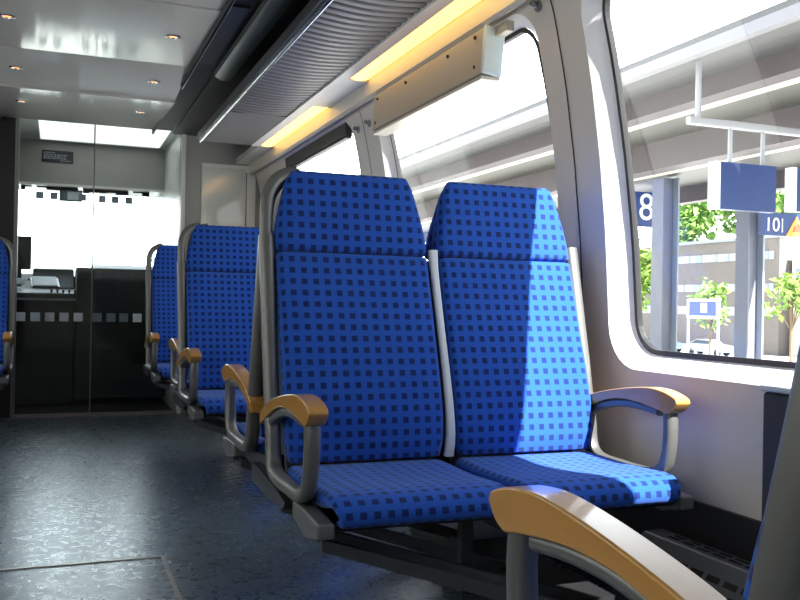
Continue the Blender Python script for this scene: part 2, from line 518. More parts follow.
struct(box('trim_8', M['white'], 1.29, 1.40, 6.08, 6.95, 1.958, 1.984))

# downlights
def downlight(first=[None]):
    t = thing('downlight', '', 'light')
    n = 28; mb = MB()
    for (r, z) in ((.036, 0), (.036, -.004), (.026, -.007), (.022, .004)):
        for k in range(n): mb.vert((r * math.cos(2 * PI * k / n), r * math.sin(2 * PI * k / n), z))
    for j in range(3):
        for k in range(n): mb.face((j * n + k, j * n + (k + 1) % n, (j + 1) * n + (k + 1) % n, (j + 1) * n + k))
    mb.build('trim_ring', M['chrome'], t, smooth=True)
    l = MB(); ids = [l.vert((.0235 * math.cos(2 * PI * k / n), .0235 * math.sin(2 * PI * k / n), -.001)) for k in range(n)]
    c = l.vert((0, 0, -.006))
    for k in range(n): l.face((ids[k], ids[(k + 1) % n], c))
    l.build('lens', M['down'], t, smooth=True)
    return t
proto = downlight()
spots = [(.494, 4.36, 2.149, 'amber downlight right of the aisle in the nearest lit ceiling panel, largest on the right'),
         (-.239, 4.36, 2.149, 'amber downlight left of the aisle in the nearest lit ceiling panel, at the left edge'),
         (.494, 5.26, 2.136, 'amber downlight right of the aisle in the second ceiling panel'),
         (-.239, 5.26, 2.136, 'amber downlight left of the aisle in the second ceiling panel'),
         (.494, 6.08, 2.1215, 'amber downlight right of the aisle in the ceiling panel nearest the cab'),
         (-.239, 6.08, 2.1215, 'amber downlight left of the aisle in the ceiling panel nearest the cab')]
for i, (x, y, z, lb) in enumerate(spots):
    o = proto if i == 0 else copy_tree(proto)
    o.location = (x, y, z); tag(o, lb, 'light', 'amber ceiling downlights')

# blind box hanging at the top of the second window
bb = thing('blind_box', 'long beige box with screws and pale end cap at top of second window', 'blind box', (1.425, 3.40, 1.78))
MB().prism([(-.045, -.082), (.03, -.088), (.04, .07), (-.036, .085)], 'y', -.60, .56).build('housing', M['beige'], bb, bevel=.006)
MB().prism([(-.050, -.079), (.028, -.094), (.042, .08), (-.040, .09)], 'y', -.618, -.601).build('end_cap', M['endcap'], bb, bevel=.006)['label'] = 'pale blue end cap'
MB().box(-.044, .03, -.60, .56, -.100, -.0885).build('bottom_bar', M['cream'], bb)
for (yy, zz) in ((-.54, .062), (-.30, .055), (.14, .055), (-.54, -.045), (.5, .06), (.52, -.05)):
    MB().disc((-.0395 - (.085 - zz) * .002, yy, zz), (-1, 0, -.05), .007, 0, .006, 12).build('screw', M['screw'], bb, smooth=True)
MB().box(.0, .03, -.70, -.618, .05, .085).build('bracket', M['beige'], bb)

db = thing('roller_blind', 'dark rolled blind across the top of the farthest window', 'blind', (1.474, 5.29, 1.83))
MB().prism([(-.016, -.035), (.022, -.038), (.012, .045), (-.024, .040)], 'y', -.68, .70).build('cassette', M['dark'], db, bevel=.006)
MB().box(-.014, .018, -.67, .69, -.046, -.039).build('pull_bar', M['darkmetal'], db)
# coat hooks on the pillars
def hook():
    t = thing('coat_hook', '', 'coat hook')
    MB().tube([(.0, 0, 0), (-.006, 0, 0)], .020, 18).build('rosette', M['shell'], t, smooth=True)
    MB().tube([(-.006, 0, 0), (-.022, 0, .003), (-.030, 0, .008)], .010, 12).build('knob', M['frame'], t, smooth=True)
    return t
hk = hook()
for i, (y, z, lb) in enumerate(((2.53, 1.865, 'grey coat hook high on the pillar between the two near windows'),
                                (4.26, 1.80, 'grey coat hook on the far pillar, nearer the blind box'),
                                (4.44, 1.80, 'grey coat hook on the far pillar, nearer the far window'),
                                (6.2, 1.80, 'small grey coat hook beyond the far window by the framed panel'))):
    o = hk if i == 0 else copy_tree(hk)
    o.location = (xin(z) + .001, y, z); tag(o, lb, 'coat hook', 'coat hooks on the window pillars')

# ------------------------------------------------------------------ seats
BACK = [(.462, -.150), (.52, -.153), (.60, -.140), (.70, -.110), (.80, -.077), (.90, -.044), (.98, -.018), (1.017, -.006)]
def path_sections(pts, hw, t, r, xc, rend=.02):
    """pts: (z,y) front line bottom to top; hw(i) half widths"""
    out = []
    n = len(pts)
    P = [Vector((xc, y, z)) for z, y in pts]
    for i, p in enumerate(P):
        tg = (P[min(i + 1, n - 1)] - P[max(i - 1, 0)]).normalized()
        N = Vector((0, -tg.z, tg.y))
        if N.y > 0: N = -N
        out.append([p, tg, N, hw[i] if isinstance(hw, list) else hw, t[i] if isinstance(t, list) else t])
    secs = []
    X = Vector((1, 0, 0))
    p, tg, N, w, th = out[0]
    for k in (0, 1, 2, 3):
        a = PI / 2 * k / 4; s_ = rend * (1 - math.sin(a))
        secs.append((p + tg * rend * (1 - math.cos(a)) , X, N, w - s_, -s_, th - s_, r))
    for (p, tg, N, w, th) in out[1:-1]: secs.append((p, X, N, w, 0, th, r))
    p, tg, N, w, th = out[-1]
    for k in (3, 2, 1, 0):
        a = PI / 2 * k / 4; s_ = rend * (1 - math.sin(a))
        secs.append((p - tg * rend * (1 - math.cos(a)), X, N, w - s_, -s_, th - s_, r))
    return secs
def tube_secs(pts, hw, t):
    P = [Vector(p) for p in pts]; out = []
    for i, p in enumerate(P):
        tg = (P[min(i + 1, len(P) - 1)] - P[max(i - 1, 0)]).normalized()
        N = Vector((0, -tg.z, tg.y))
        h = hw[i] if isinstance(hw, list) else hw; tt = t[i] if isinstance(t, list) else t
        out.append((p, (1, 0, 0), N, h, tt / 2, tt / 2, min(h, tt / 2) * .8))
    return out
def smooth_path(pts, n=6):
    out = []
    P = [Vector(p) for p in pts]
    for i in range(len(P) - 1):
        a, b, c, d = P[max(i - 1, 0)], P[i], P[i + 1], P[min(i + 2, len(P) - 1)]
        for k in range(n):
            t = k / n
            out.append(.5 * ((2 * b) + (c - a) * t + (2 * a - 5 * b + 4 * c - d) * t * t + (3 * b - a - 3 * c + d) * t ** 3))
    out.append(P[-1]); return out
def arc2(pts, n=4):
    return [(p.y, p.z) for p in smooth_path([(0, a, b) for a, b in pts], n)]
ARM_TOP = arc2([(-.02, .583), (-.08, .608), (-.142, .628), (-.21, .643), (-.286, .656), (-.35, .664), (-.40, .667), (-.45, .663), (-.485, .655), (-.506, .647)])
ARM_BOT = arc2([(-.511, .636), (-.493, .615), (-.468, .604)], 3) + arc2([(-.44, .610), (-.36, .621), (-.287, .624), (-.223, .618), (-.16, .602), (-.08, .574), (-.02, .550)])
def make_double_seat(handle_side):
    """faces local -y; handle_side = -1 or +1: the aisle end"""
    r = thing('double_seat', '', 'seat')
    for sx in (-1, 1):
        xc = .2405 * sx
        MB().loft(path_sections(BACK, [.214, .220, .223, .223, .223, .223, .223, .223], .072, .022, xc, .008), uoff=.0).build('backrest', M['fabric'], r, smooth=True, angle=60)
        HR = [(1.022, -.004), (1.06, .006), (1.12, .019), (1.18, .033), (1.22, .043), (1.253, .052)]
        MB().loft(path_sections(HR, [.227, .2245, .2155, .202, .191, .180], [.078, .076, .066, .054, .045, .036], .026, xc, .018)).build('headrest', M['fabric'], r, smooth=True, angle=60)
        # cushion
        CU = [(-.115, .452), (-.14, .455), (-.20, .455), (-.28, .453), (-.36, .454), (-.43, .457), (-.48, .459), (-.515, .456),
              (-.540, .446), (-.554, .430), (-.558, .414), (-.553, .400), (-.540, .391), (-.50, .388)]
        HW = [.216, .221, .222, .222, .222, .222, .221, .219, .215, .210, .206, .203, .200, .198]
        TH = [.045, .05, .05, .05, .05, .045, .035, .026, .020, .018, .018, .016, .014, .012]
        secs = []
        for i, (y, z) in enumerate(CU):
            a, b = CU[max(i - 1, 0)], CU[min(i + 1, len(CU) - 1)]
            tg = Vector((0, b[0] - a[0], b[1] - a[1])).normalized()
            secs.append((Vector((xc, y, z)), Vector((1, 0, 0)), Vector((0, tg.z, -tg.y)), HW[i], 0, TH[i], .022))
        MB().loft(secs).build('seat_cushion', M['fabric'], r, smooth=True, angle=70)
        # rear shell
        SH = [(.42, -.06), (.52, -.074), (.70, -.034), (.90, .029), (1.03, .068), (1.10, .070)]
        MB().loft(path_sections(SH, [.20, .215, .218, .218, .216, .19], .014, .006, xc, .004)).build('back_shell', M['shell'], r, smooth=True)
    # pale strip between the two backs
    CS = smooth_path([(0, -.128, .462), (0, -.140, .52), (0, -.128, .60), (0, -.098, .70), (0, -.064, .80), (0, -.030, .90), (0, -.004, .98), (0, .008, 1.035)], 3)
    nn = len(CS)
    MB().loft(tube_secs(CS, [.0145 - .004 * math.sin(PI * i / nn) for i in range(nn)], .020)).build('centre_strip', M['strip'], r, smooth=True)['label'] = 'pale grey strip between the two backs'
    for sx in (-1, 1):
        x = .485 * sx
        aisle = sx == handle_side
        fr = MB()
        # upright following the back, running into the loop under the armrest
        up = smooth_path([(x, .045, 1.06), (x, .030, 1.0), (x, .006, .90), (x, -.017, .80), (x, -.042, .70), (x, -.066, .60), (x, -.084, .53),
                          (x, -.092, .480), (x, -.112, .446), (x, -.16, .432), (x, -.24, .430), (x, -.32, .430), (x, -.385, .434), (x, -.434, .456), (x, -.454, .50), (x, -.461, .56), (x, -.458, .612)], 4)
        k = len(up)
        th = [.046 if p.z > .62 and i < k / 2 else .034 for i, p in enumerate(up)]
        hw = [.0205 if i < k * .62 else .018 for i in range(k)]
        for i in range(2): pass
        sm = th[:]
        for i in range(len(th)):
            w = th[max(0, i - 4):i + 5]; sm[i] = sum(w) / len(w)
        fr.loft(tube_secs(up, hw, sm))
        f = fr.build('side_frame', M['frame'], r, smooth=True, angle=50)
        # grab handle: a loop at the top of the aisle end
        if aisle:
            gp = smooth_path([(x, .043, 1.05), (x + .0 * sx, .048, 1.12), (x - .006 * sx, .056, 1.175), (x - .028 * sx, .064, 1.215), (x - .058 * sx, .068, 1.236), (x - .090 * sx, .070, 1.243)], 5)
            MB().tube(gp, .0185, 14, r2=.012).build('grab_handle', M['frame'], r, smooth=True)
        # wooden armrest
        wd = MB().prism(ARM_TOP + ARM_BOT, 'x', x - .023, x + .023)
        wd.build('armrest', M['wood'], r, bevel=.007, seg=3)['label'] = 'varnished wooden armrest'
        # metal carrier under the wood
        cr = smooth_path([(x, -.05, .552), (x, -.16, .592), (x, -.25, .610), (x, -.34, .612), (x, -.42, .604)], 3)
        MB().loft(tube_secs(cr, .015, .022)).build('armrest_carrier', M['frame'], r, smooth=True)
        # base rail with blunt cap
        xr = .474 * sx
        rl = MB().prism([(-.548, .372), (-.548, .406), (-.43, .414), (-.33, .412), (-.33, .372), (-.46, .352)], 'x', xr - .020, xr + .020)
        rl.build('base_rail', M['frame'], r, bevel=.006)
        MB().prism([(-.30, .40), (-.20, .415), (.0, .43), (.085, .43), (.085, .38), (-.12, .375), (-.28, .38)], 'x', xr - .030, xr - .006).build('side_skirt', M['darkmetal'], r)
    # dark pan and sloping cantilever beams towards the wall
    wz = -handle_side                      # wall end in local x
    MB().box(-.465, .465, -.50, .04, .375, .392).build('seat_pan', M['dark'], r)
    for yy in (-.505, -.36, -.12):
        mb = MB().prism([(-.47 * wz, .362), (-.47 * wz, .335), (.37 * wz, .045), (.37 * wz, .085)], 'y', yy, yy + .03)
        mb.build('cantilever_beam', M['underbeam'], r)
    MB().box(-.05, -.02, -.33, -.30, .215, .375).build('support_post', M['darkmetal'], r)
    MB().box(.26 * wz - .09, .26 * wz + .09, -.42, .0, .0, .13).build('floor_foot', M['dark'], r)
    return r
BX = 1.016
A = make_double_seat(-1); Bz = make_double_seat(1)
def put(src, first, x, y, rz, label, group='double seats in the carriage'):
    o = src if first else copy_tree(src)
    o.location = (x, y, 0); o.rotation_euler = (0, 0, rz); tag(o, label, 'seat', group)
    return o
put(A, True, BX, 2.35, 0, 'nearest blue checked double seat facing the camera, sun patch on its window half')
put(A, False, BX + .025, 4.335, 0, 'second blue double seat facing the camera, in front of the framed wall panel')
put(A, False, BX + .04, 6.15, 0, 'farthest blue double seat on the right, by the glass cab door')
put(Bz, True, BX + .02, 2.53, PI, 'double seat hidden back to back behind the nearest one, only its aisle armrest showing')
put(Bz, False, BX + .07, 4.515, PI, 'double seat back to back behind the second one, only a narrow wooden armrest end showing')
put(Bz, False, BX, .48, PI, 'foreground double seat at lower right seen from behind, with big wooden armrest')
put(Bz, False, 2 * CX - BX, 6.15, 0, 'blue double seat across the aisle at the left edge of the picture')

# ------------------------------------------------------------------ bin and heater
bn = thing('waste_bin', 'charcoal waste bin with pale lid on the wall below the near window', 'bin', (1.535, 1.36, .395))
MB().box(-.04, .062, -.20, .205, .0, .300).build('body', M['bin'], bn, bevel=.008)
MB().box(-.045, .060, -.205, .21, .301, .318).build('lid', M['strip'], bn, bevel=.005)['label'] = 'pale lid'
ht = thing('heater', 'dark slotted heater casing along the floor below the window', 'heater', (0, 0, 0))
h0, h1 = 1.15, 2.06
MB().prism([(1.62, .255), (1.555, .255), (1.545, .25), (1.42, .06), (1.42, 0), (1.62, 0)], 'y', h0, h1).build('casing', M['heat'], ht, bevel=.006)
st = MB()
for row in range(2):
    x = 1.572 + row * .022
    y = h0 + .03
    while y < h1 - .08:
        st.box(x - .006, x + .006, y, y + .045, .2545, .2560); y += .058
st.build('ledge_slots', M['slot'], ht)
st = MB()
d = Vector((1.42 - 1.545, 0, .06 - .25)); L = d.length; d /= L
nrm = Vector((-d.z, 0, d.x));  nrm = nrm if nrm.x < 0 else -nrm
for row in range(5):
    c = Vector((1.545, 0, .25)) + d * (.045 + row * .034)
    y = h0 + .03 + (row % 2) * .03
    while y < h1 - .10:
        p0 = c + nrm * .0008 + d * -.008; p1 = c + nrm * .0008 + d * .008
        st.quad((p0.x, y, p0.z), (p0.x, y + .046, p0.z), (p1.x, y + .046, p1.z), (p1.x, y, p1.z)); y += .060
st.build('front_slots', M['slot'], ht)
struct(box('baseboard_right', M['dark'], 1.61, 1.66, -2.25, 6.95, 0, .36))
struct(box('baseboard_left', M['dark'], 2 * CX - 1.66, 2 * CX - 1.61, -2.25, 6.95, 0, .36))

# ------------------------------------------------------------------ cab end
PY = 6.95
struct(MB().box(.90, 1.70, PY, PY + .05, 0, 2.2).build('wall_front', M['bulk']))
struct(MB().box(-1.55, -.285, PY, PY + .05, 0, 2.2).build('wall_front_left', M['blackwall']))
struct(MB().box(.866, .90, PY - .03, PY + .01, 0, 2.2).build('trim_jamb', M['jamb'], bevel=.006))
struct(MB().box(-.308, -.281, PY - .012, PY + .06, 0, 2.2).build('trim_door_post', M['shell']))
struct(MB().box(-.285, .866, PY - .02, PY + .03, .0, .022).build('trim_threshold', M['trim']))
def squares(parent, xs, z, half, mats):
    for x, m in zip(xs, mats):
        MB().box(x - half, x + half, -.0065, -.0045, z - half, z + half).build('marking_square', M[m], parent)
def fx(px): return (px - 18) / (165 - 18) * (.752 + .279) - .279
for n, (xa, xb) in enumerate(((-.279, .240), (.243, .862))):
    d = bpy.data.objects.new('door_%d' % (n + 1), None); COL.objects.link(d); d.location = (0, PY, 0); struct(d)
    MB().box(xa, xb, -.004, .004, .022, 2.19).build('pane', M['cabglass'], d)
    if n == 0:
        squares(d, [fx(p) for p in (22, 36, 50, 64, 78)], .733, .032, ['square'] * 5)
        squares(d, [fx(p) for p in (38, 52, 80)], 1.622, .026, ['squaredark'] * 3)  # upper row: white squares coloured dark, as against the bright windscreen
        MB().box(xb - .010, xb, -.007, .007, .022, 2.19).build('edge_strip', M['frame'], d)
    else:
        squares(d, [fx(p) for p in (97, 111, 124, 138)], .733, .032, ['squaredark', 'squaredark', 'squaredark', 'square'])
        squares(d, [fx(p) for p in (100, 113, 127)], 1.618, .026, ['squaredark'] * 3)  # same backlit darkening put into the colour of these white squares
# cab interior
struct(box('floor_cab', M['blackwall'], -1.5, 1.6, 6.98, 8.8, -.08, 0))
struct(box('wall_cab_left', M['blackwall'], -1.55, -1.45, 7.0, 8.7, 0, 2.26))
struct(box('wall_cab_right', M['jamb'], .866, .93, 7.0, 8.62, 0, 2.26))
struct(box('ceiling_cab', M['white'], -1.5, .93, 6.96, 8.5, 2.205, 2.22))
struct(box('wall_header', M['header'], -1.45, .864, 8.05, 8.5, 1.825, 2.205))
struct(box('trim_header_edge', M['white'], -1.45, .864, 8.035, 8.05, 1.825, 1.845))
sh = MB(); x = -.40
while x < .76:
    w = random.uniform(.03, .09); h = random.uniform(.01, .045)
    sh.box(x, x + w, 8.12, 8.13, 1.827 - h, 1.827); x += w + random.choice((0, 0, .04))
struct(sh.build('trim_header_tabs', M['blackwall']))
struct(box('wall_cab_front', M['blackwall'], -1.5, .93, 8.63, 8.69, 0, 1.06))
w9 = MB().quad((-1.45, 8.6, 1.06), (.86, 8.6, 1.06), (.86, 8.4, 1.83), (-1.45, 8.4, 1.83)).build('window_9', M['glass']); struct(w9)
lp = thing('cab_fill_panel', 'added white fill-light panel across the cab ceiling behind the glass door', 'light', (.24, 7.5, 2.198))  # glowing panel added to whiten the cab ceiling
MB().box(-.40, .56, -.42, .42, -.004, .0).build('diffuser', M['cabfill'], lp)
MB().box(-.41, .57, -.43, .43, .0, .006).build('frame', M['white'], lp)
ns = thing('notice_sign', 'small black notice with pale lines of print on the grey cab header', 'sign', (-.025, 8.044, 2.075))
MB().box(-.125, .125, -.006, .004, -.050, .050).build('plate', M['sign'], ns)
pt = MB()
for zz, w in ((.030, .09), (.012, .19), (-.004, .17), (-.018, .18)):
    x = -.11
    while x < -.11 + w:
        q = random.uniform(.012, .03); pt.box(x, min(x + q, -.11 + w), -.0075, -.0060, zz - .004, zz + .004); x += q + .006
x = .02
while x < .10: pt.box(x, x + .018, -.0075, -.006, -.039, -.032); x += .023
pt.build('print', M['signtext'], ns)
rv = thing('interior_mirror', 'dark framed rectangular mirror hanging below the cab header', 'mirror', (.09, 8.10, 1.755))
MB().box(-.095, .09, 0, .02, -.05, .05).build('frame', M['squaredark'], rv, bevel=.008)
MB().box(-.03, .075, -.004, .0, -.036, .036).build('glass_face', M['square'], rv)
MB().box(-.01, .01, .005, .015, .05, .07).build('stem', M['blackwall'], rv)
dc = thing('driver_console', 'dark driver console with raised cowls below the windscreen', 'console', (.25, 8.1, .05))
MB().prism([(-.45, -.05), (-.45, .80), (-.42, .86), (.0, .90), (.2, 1.02), (.46, 1.04), (.46, 0)], 'x', -1.2, -.115).build('desk', M['console'], dc, bevel=.012)
MB().prism([(-.48, 0), (-.48, 1.0), (-.42, 1.075), (.2, 1.10), (.46, 1.08), (.46, 0)], 'x', -.112, .01).build('middle_cowl', M['console'], dc, bevel=.015)
MB().prism([(-.46, 0), (-.46, .98), (-.38, 1.075), (-.1, 1.115), (.3, 1.11), (.46, 1.06), (.46, 0)], 'x', .012, .61).build('right_cowl', M['console'], dc, bevel=.02)
MB().prism([(-.02, .905), (.18, 1.02), (.22, 1.075), (.42, 1.09), (.42, .92)], 'x', -.46, -.12).build('instrument_hood', M['console'], dc, bevel=.01)
MB().box(-1.19, -.116, -.462, -.45, .80, .82).build('desk_edge', M['steel'], dc)
for k in range(5):
    MB().tube([(-.30 + k * .045, -.36, .868), (-.30 + k * .045, -.37, .893)], .008, 10).build('switch', M['dark'], dc, smooth=True)
mo = thing('monitor', 'dark flat monitor standing at the left of the driver console', 'monitor', (-.29, 8.02, .975))
MB().box(-.10, .075, -.02, .02, .13, .41).build('casing', M['console'], mo, bevel=.008)
MB().box(-.085, .06, -.024, -.020, .15, .39).build('screen', M['screen'], mo)
MB().tube([(-.02, .02, -.01), (-.02, .03, .16)], .022, 12).build('stand', M['console'], mo, smooth=True)
pa = thing('binder', 'open ring binder with white pages lying on the driver desk', 'binder', (-.11, 7.82, .965), .08)
MB().prism([(-.11, .0), (.12, .075), (.12, .085), (-.11, .010)], 'x', -.085, .10).build('page', M['paper'], pa)
MB().prism([(-.115, -.008), (.125, .070), (.125, .075), (-.115, .0)], 'x', -.10, .115).build('cover', M['sign'], pa)
pb = thing('paper_sheet', 'curled white paper lying left of the binder on the driver desk', 'paper', (-.30, 7.80, .965), -.25)
cu = MB(); 
for i in range(7):
    a0, a1 = i / 8, (i + 1) / 8
    f = lambda t: .01 + .05 * math.sin(t * 2.6)
    cu.prism([(-.09 + .2 * a0, f(a0)), (-.09 + .2 * a1, f(a1)), (-.09 + .2 * a1, f(a1) + .004), (-.09 + .2 * a0, f(a0) + .004)], 'x', -.07, .07)
cu.build('sheet', M['paper'], pb)
# framed glazed panel on the bulkhead
fp = thing('framed_panel', 'pale framed glossy glazed panel on the bulkhead above the far seats', 'panel', (1.234, PY - .002, 1.70))
MB().box(-.212, .212, -.018, 0, -.245, .245).build('frame', M['panelframe'], fp, bevel=.004)
MB().box(-.205, .135, -.0205, -.0185, -.235, .215).build('glazing', M['mirror'], fp)
MB().box(.135, .141, -.0215, -.0185, -.235, .19).build('edge_strip', M['bin'], fp)

# ------------------------------------------------------------------ outside
struct(box('ground', M['asphalt'], -200, 260, -200, 320, -3.3, -3.2))
struct(box('wall_light_screen', M['concrete'], -4.2, -4.0, -30, 40, -3.2, 3.4))  # unseen wall added to hold back light from the left windows
struct(box('ground_platform', M['concrete'], 1.95, 12.5, -30, 70, -3.2, -.45))
def t2z(t, X): return CZ + t * X
cn = thing('platform_canopy', 'long grey station canopy running along the platform outside the windows', 'canopy', (7.0, 10, -.45))
def cpart(name, m, poly, ya=-18, yb=60):
    mb = MB().prism([(x - 7.0, z + .45) for x, z in poly], 'y', ya - 10, yb - 10); return mb.build(name, m, cn)
E0 = 5.6
z0, z1 = t2z(.431, E0), t2z(.450, E0)
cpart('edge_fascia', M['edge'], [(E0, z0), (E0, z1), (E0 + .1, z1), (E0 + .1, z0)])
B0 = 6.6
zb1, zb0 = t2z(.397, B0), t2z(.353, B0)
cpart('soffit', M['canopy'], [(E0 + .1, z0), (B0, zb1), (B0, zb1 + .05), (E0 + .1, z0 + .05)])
cpart('front_beam', M['beam'], [(B0, zb1), (B0, zb0), (B0 + .25, zb0), (B0 + .25, zb1)])
zt = zb0
cpart('light_band', M['tube'], [(B0 + .25, zt - .0), (B0 + .42, zt + .0), (B0 + .42, zt + .04), (B0 + .25, zt + .04)])
B1 = (zt - CZ) / .296
cpart('ribbed_lining', M['ribbed'], [(B0 + .42, zt + .03), (B1, zt + .03), (B1, zt + .08), (B0 + .42, zt + .08)])
cpart('middle_beam', M['beam'], [(B1, zt + .06), (B1, t2z(.250, B1)), (B1 + .3, t2z(.250, B1)), (B1 + .3, zt + .06)])
zz2 = t2z(.250, B1)
cpart('rear_light_band', M['tube'], [(B1 + .3, zz2), (B1 + .45, zz2), (B1 + .45, zz2 + .04), (B1 + .3, zz2 + .04)])
B2 = (zz2 - CZ) / .205
cpart('rear_lining', M['ribbed'], [(B1 + .45, zz2 + .03), (B2, zz2 + .03), (B2, zz2 + .08), (B1 + .45, zz2 + .08)])
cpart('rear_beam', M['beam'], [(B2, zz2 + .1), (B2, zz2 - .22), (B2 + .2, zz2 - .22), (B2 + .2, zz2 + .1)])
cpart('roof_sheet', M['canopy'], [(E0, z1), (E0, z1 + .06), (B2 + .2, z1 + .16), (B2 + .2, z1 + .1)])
def at(px, py, X=None, Y=None, Z=None):
    c = Vector((px - 400, -(py - 300), -F))
    d = Vector((xv.dot(c), yv.dot(c), zv.dot(c)))
    o = Vector((0, 0, CZ))
    t = (X / d.x) if X is not None else ((Y / d.y) if Y is not None else (Z - CZ) / d.z)
    return o + d * t
def column(name, X, Y, top, label):
    t = thing(name, label, 'pillar', (X, Y, -.45), 0, 'steel pillars under the canopy')
    h = top + .45
    MB().box(-.13, .13, -.012, .012, .02, h).build('web', M['steeldark'], t)
    MB().box(-.15, -.125, -.13, .13, .02, h).build('flange', M['steeldark'], t)
    MB().box(.125, .15, -.13, .13, .02, h).build('flange', M['steel'], t)
    MB().box(-.2, .2, -.2, .2, 0, .02).build('base_plate', M['steeldark'], t)
    return t
column('canopy_pillar', at(665, 250, Y=10.95).x, 10.95, zz2 + .0, 'blue grey steel pillar just right of the 18 sign')
column('canopy_pillar', at(750, 250, Y=10.15).x, 10.15, zz2 + .0, 'blue grey steel pillar below the hanging blue board, beside the 10 sign')
# hanging sign boards on a transverse bar
HB = thing('hanging_sign', 'blank dark blue board hung by two rods from the canopy bar, pale left edge', 'sign', (0, 0, 0))
HY = 7.0
p0, p1 = at(717, 162, Y=HY), at(772, 213, Y=HY)
HB.location = ((p0.x + p1.x) / 2, HY, p1.z)
w = (p1.x - p0.x) / 2; h = p0.z - p1.z
MB().box(-w, w, -.05, .05, 0, h).build('board', M['blue'], HB)
MB().box(-w - .06, -w, -.055, .055, 0, h).build('edge_strip', M['signwhite'], HB)['label'] = 'white end strip'
bar = at(688, 124, Y=HY).z
for xx in (-w * .55, w * .62):
    MB().tube([(xx, 0, h), (xx, 0, bar - p1.z)], .022, 10).build('hanger_rod', M['galv'], HB, smooth=True)
q0, q1 = at(793, 168, Y=HY), at(850, 216, Y=HY)
HC = thing('hanging_sign', 'second dark blue hanging board cut off by the right edge of the picture', 'sign', ((q0.x + q1.x) / 2, HY, q1.z))
w2 = (q1.x - q0.x) / 2; h2 = q0.z - q1.z
MB().box(-w2, w2, -.05, .05, 0, h2).build('board', M['blue'], HC)
MB().box(-w2 - .05, -w2, -.055, .055, 0, h2).build('edge_strip', M['signwhite'], HC)
for xx in (-w2 * .5, w2 * .6):
    MB().tube([(xx, 0, h2), (xx, 0, bar - q1.z)], .022, 10).build('hanger_rod', M['galv'], HC, smooth=True)
HR = thing('sign_bar', 'grey horizontal tube under the canopy carrying the hanging blue boards', 'bar', (at(688, 124, Y=HY).x, HY, bar))
bl = q1.x - HR.location.x + 1.2
MB().box(0, bl, -.035, .035, -.0, .075).build('bar', M['galv'], HR, bevel=.01)
MB().tube([(.12, 0, .075), (.12, 0, zb0 + .09 - bar)], .03, 10).build('post', M['galv'], HR, smooth=True)
# platform section signs
def number_sign(label, c0, c1, Y, body, size, extra=False):
    a, b = at(*c0, Y=Y), at(*c1, Y=Y)
    t = thing('platform_sign', label, 'sign', ((a.x + b.x) / 2, Y, b.z))
    w, h = (b.x - a.x) / 2, a.z - b.z
    MB().box(-w, w, -.03, .03, 0, h).build('board', M['blue'], t)
    for xx in (-w * .7, w * .7):
        MB().tube([(xx, 0, h), (xx, 0, zz2 - .26 - b.z)], .02, 8).build('hanger_rod', M['galv'], t, smooth=True)
    return t, w, h
t8, w, h = number_sign('blue sign with white number 18 at left edge of the near window', (627, 191), (662, 228), 12.0, '18', .4)
text('number', '18', M['signwhite'], t8, h * 1.10, (-w * .42, -.034, h * .53), (PI / 2, 0, 0))
t10, w, h = number_sign('blue sign with white number 10 and an orange warning triangle', (760, 212), (812, 238), 9.6, '10', .3)
text('number', '10', M['signwhite'], t10, h * .86, (-w * .60, -.034, h * .45), (PI / 2, 0, 0))
MB().box(-w * .235, -w * .20, -.034, -.030, h * .16, h * .76).build('divider', M['signwhite'], t10)
tr = MB().prism([(w * -.10, .02 - .02), (w * .72, 0.0), (w * .31, h * .92)], 'y', -.040, -.031); tr.build('warning_triangle', M['orange'], t10, bevel=.004)
MB().prism([(w * .18, h * .2), (w * .46, h * .2), (w * .50, h * .42), (w * .36, h * .62), (w * .22, h * .42)], 'y', -.044, -.0405).build('pictogram', M['red'], t10)

# building, trees, street things far beyond
bd = thing('office_building', 'long low beige office building with pale window strips beyond the station', 'building', (60, 61, -3.2))
G = 3.2
MB().box(0, 8, 0, 60, 0, 7.5 + G).build('wall', M['facade'], bd)
MB().box(-.15, .5, -.1, 60, 7.4 + G, 7.7 + G).build('parapet', M['winframe'], bd)
for (a, b) in ((5.5, 6.23), (2.59, 3.31), (.3, 1.13)):
    st = MB().box(-.06, 0, .6, 59, a + G, b + G).build('window_strip', M['winband'], bd)
    fr = MB(); y = 1.2
    while y < 58:
        fr.box(-.10, -.06, y, y + random.choice((.25, .4, .9)), a + G, b + G); y += random.uniform(1.6, 3.2)
    fr.build('blinds', M['winframe'], st)
b2 = thing('side_building', 'pale lower block at the right end of the office building', 'building', (61, 52.5, -3.2))
MB().box(0, 10, 0, 8, 0, 5.9 + G).build('wall', M['concrete'], b2)
MB().box(-.06, 0, .8, 7.6, 3.8 + G, 4.6 + G).build('window_strip', M['winframe'], b2)
MB().box(-.06, 0, .8, 7.6, .9 + G, 1.7 + G).build('window_strip', M['winframe'], b2)

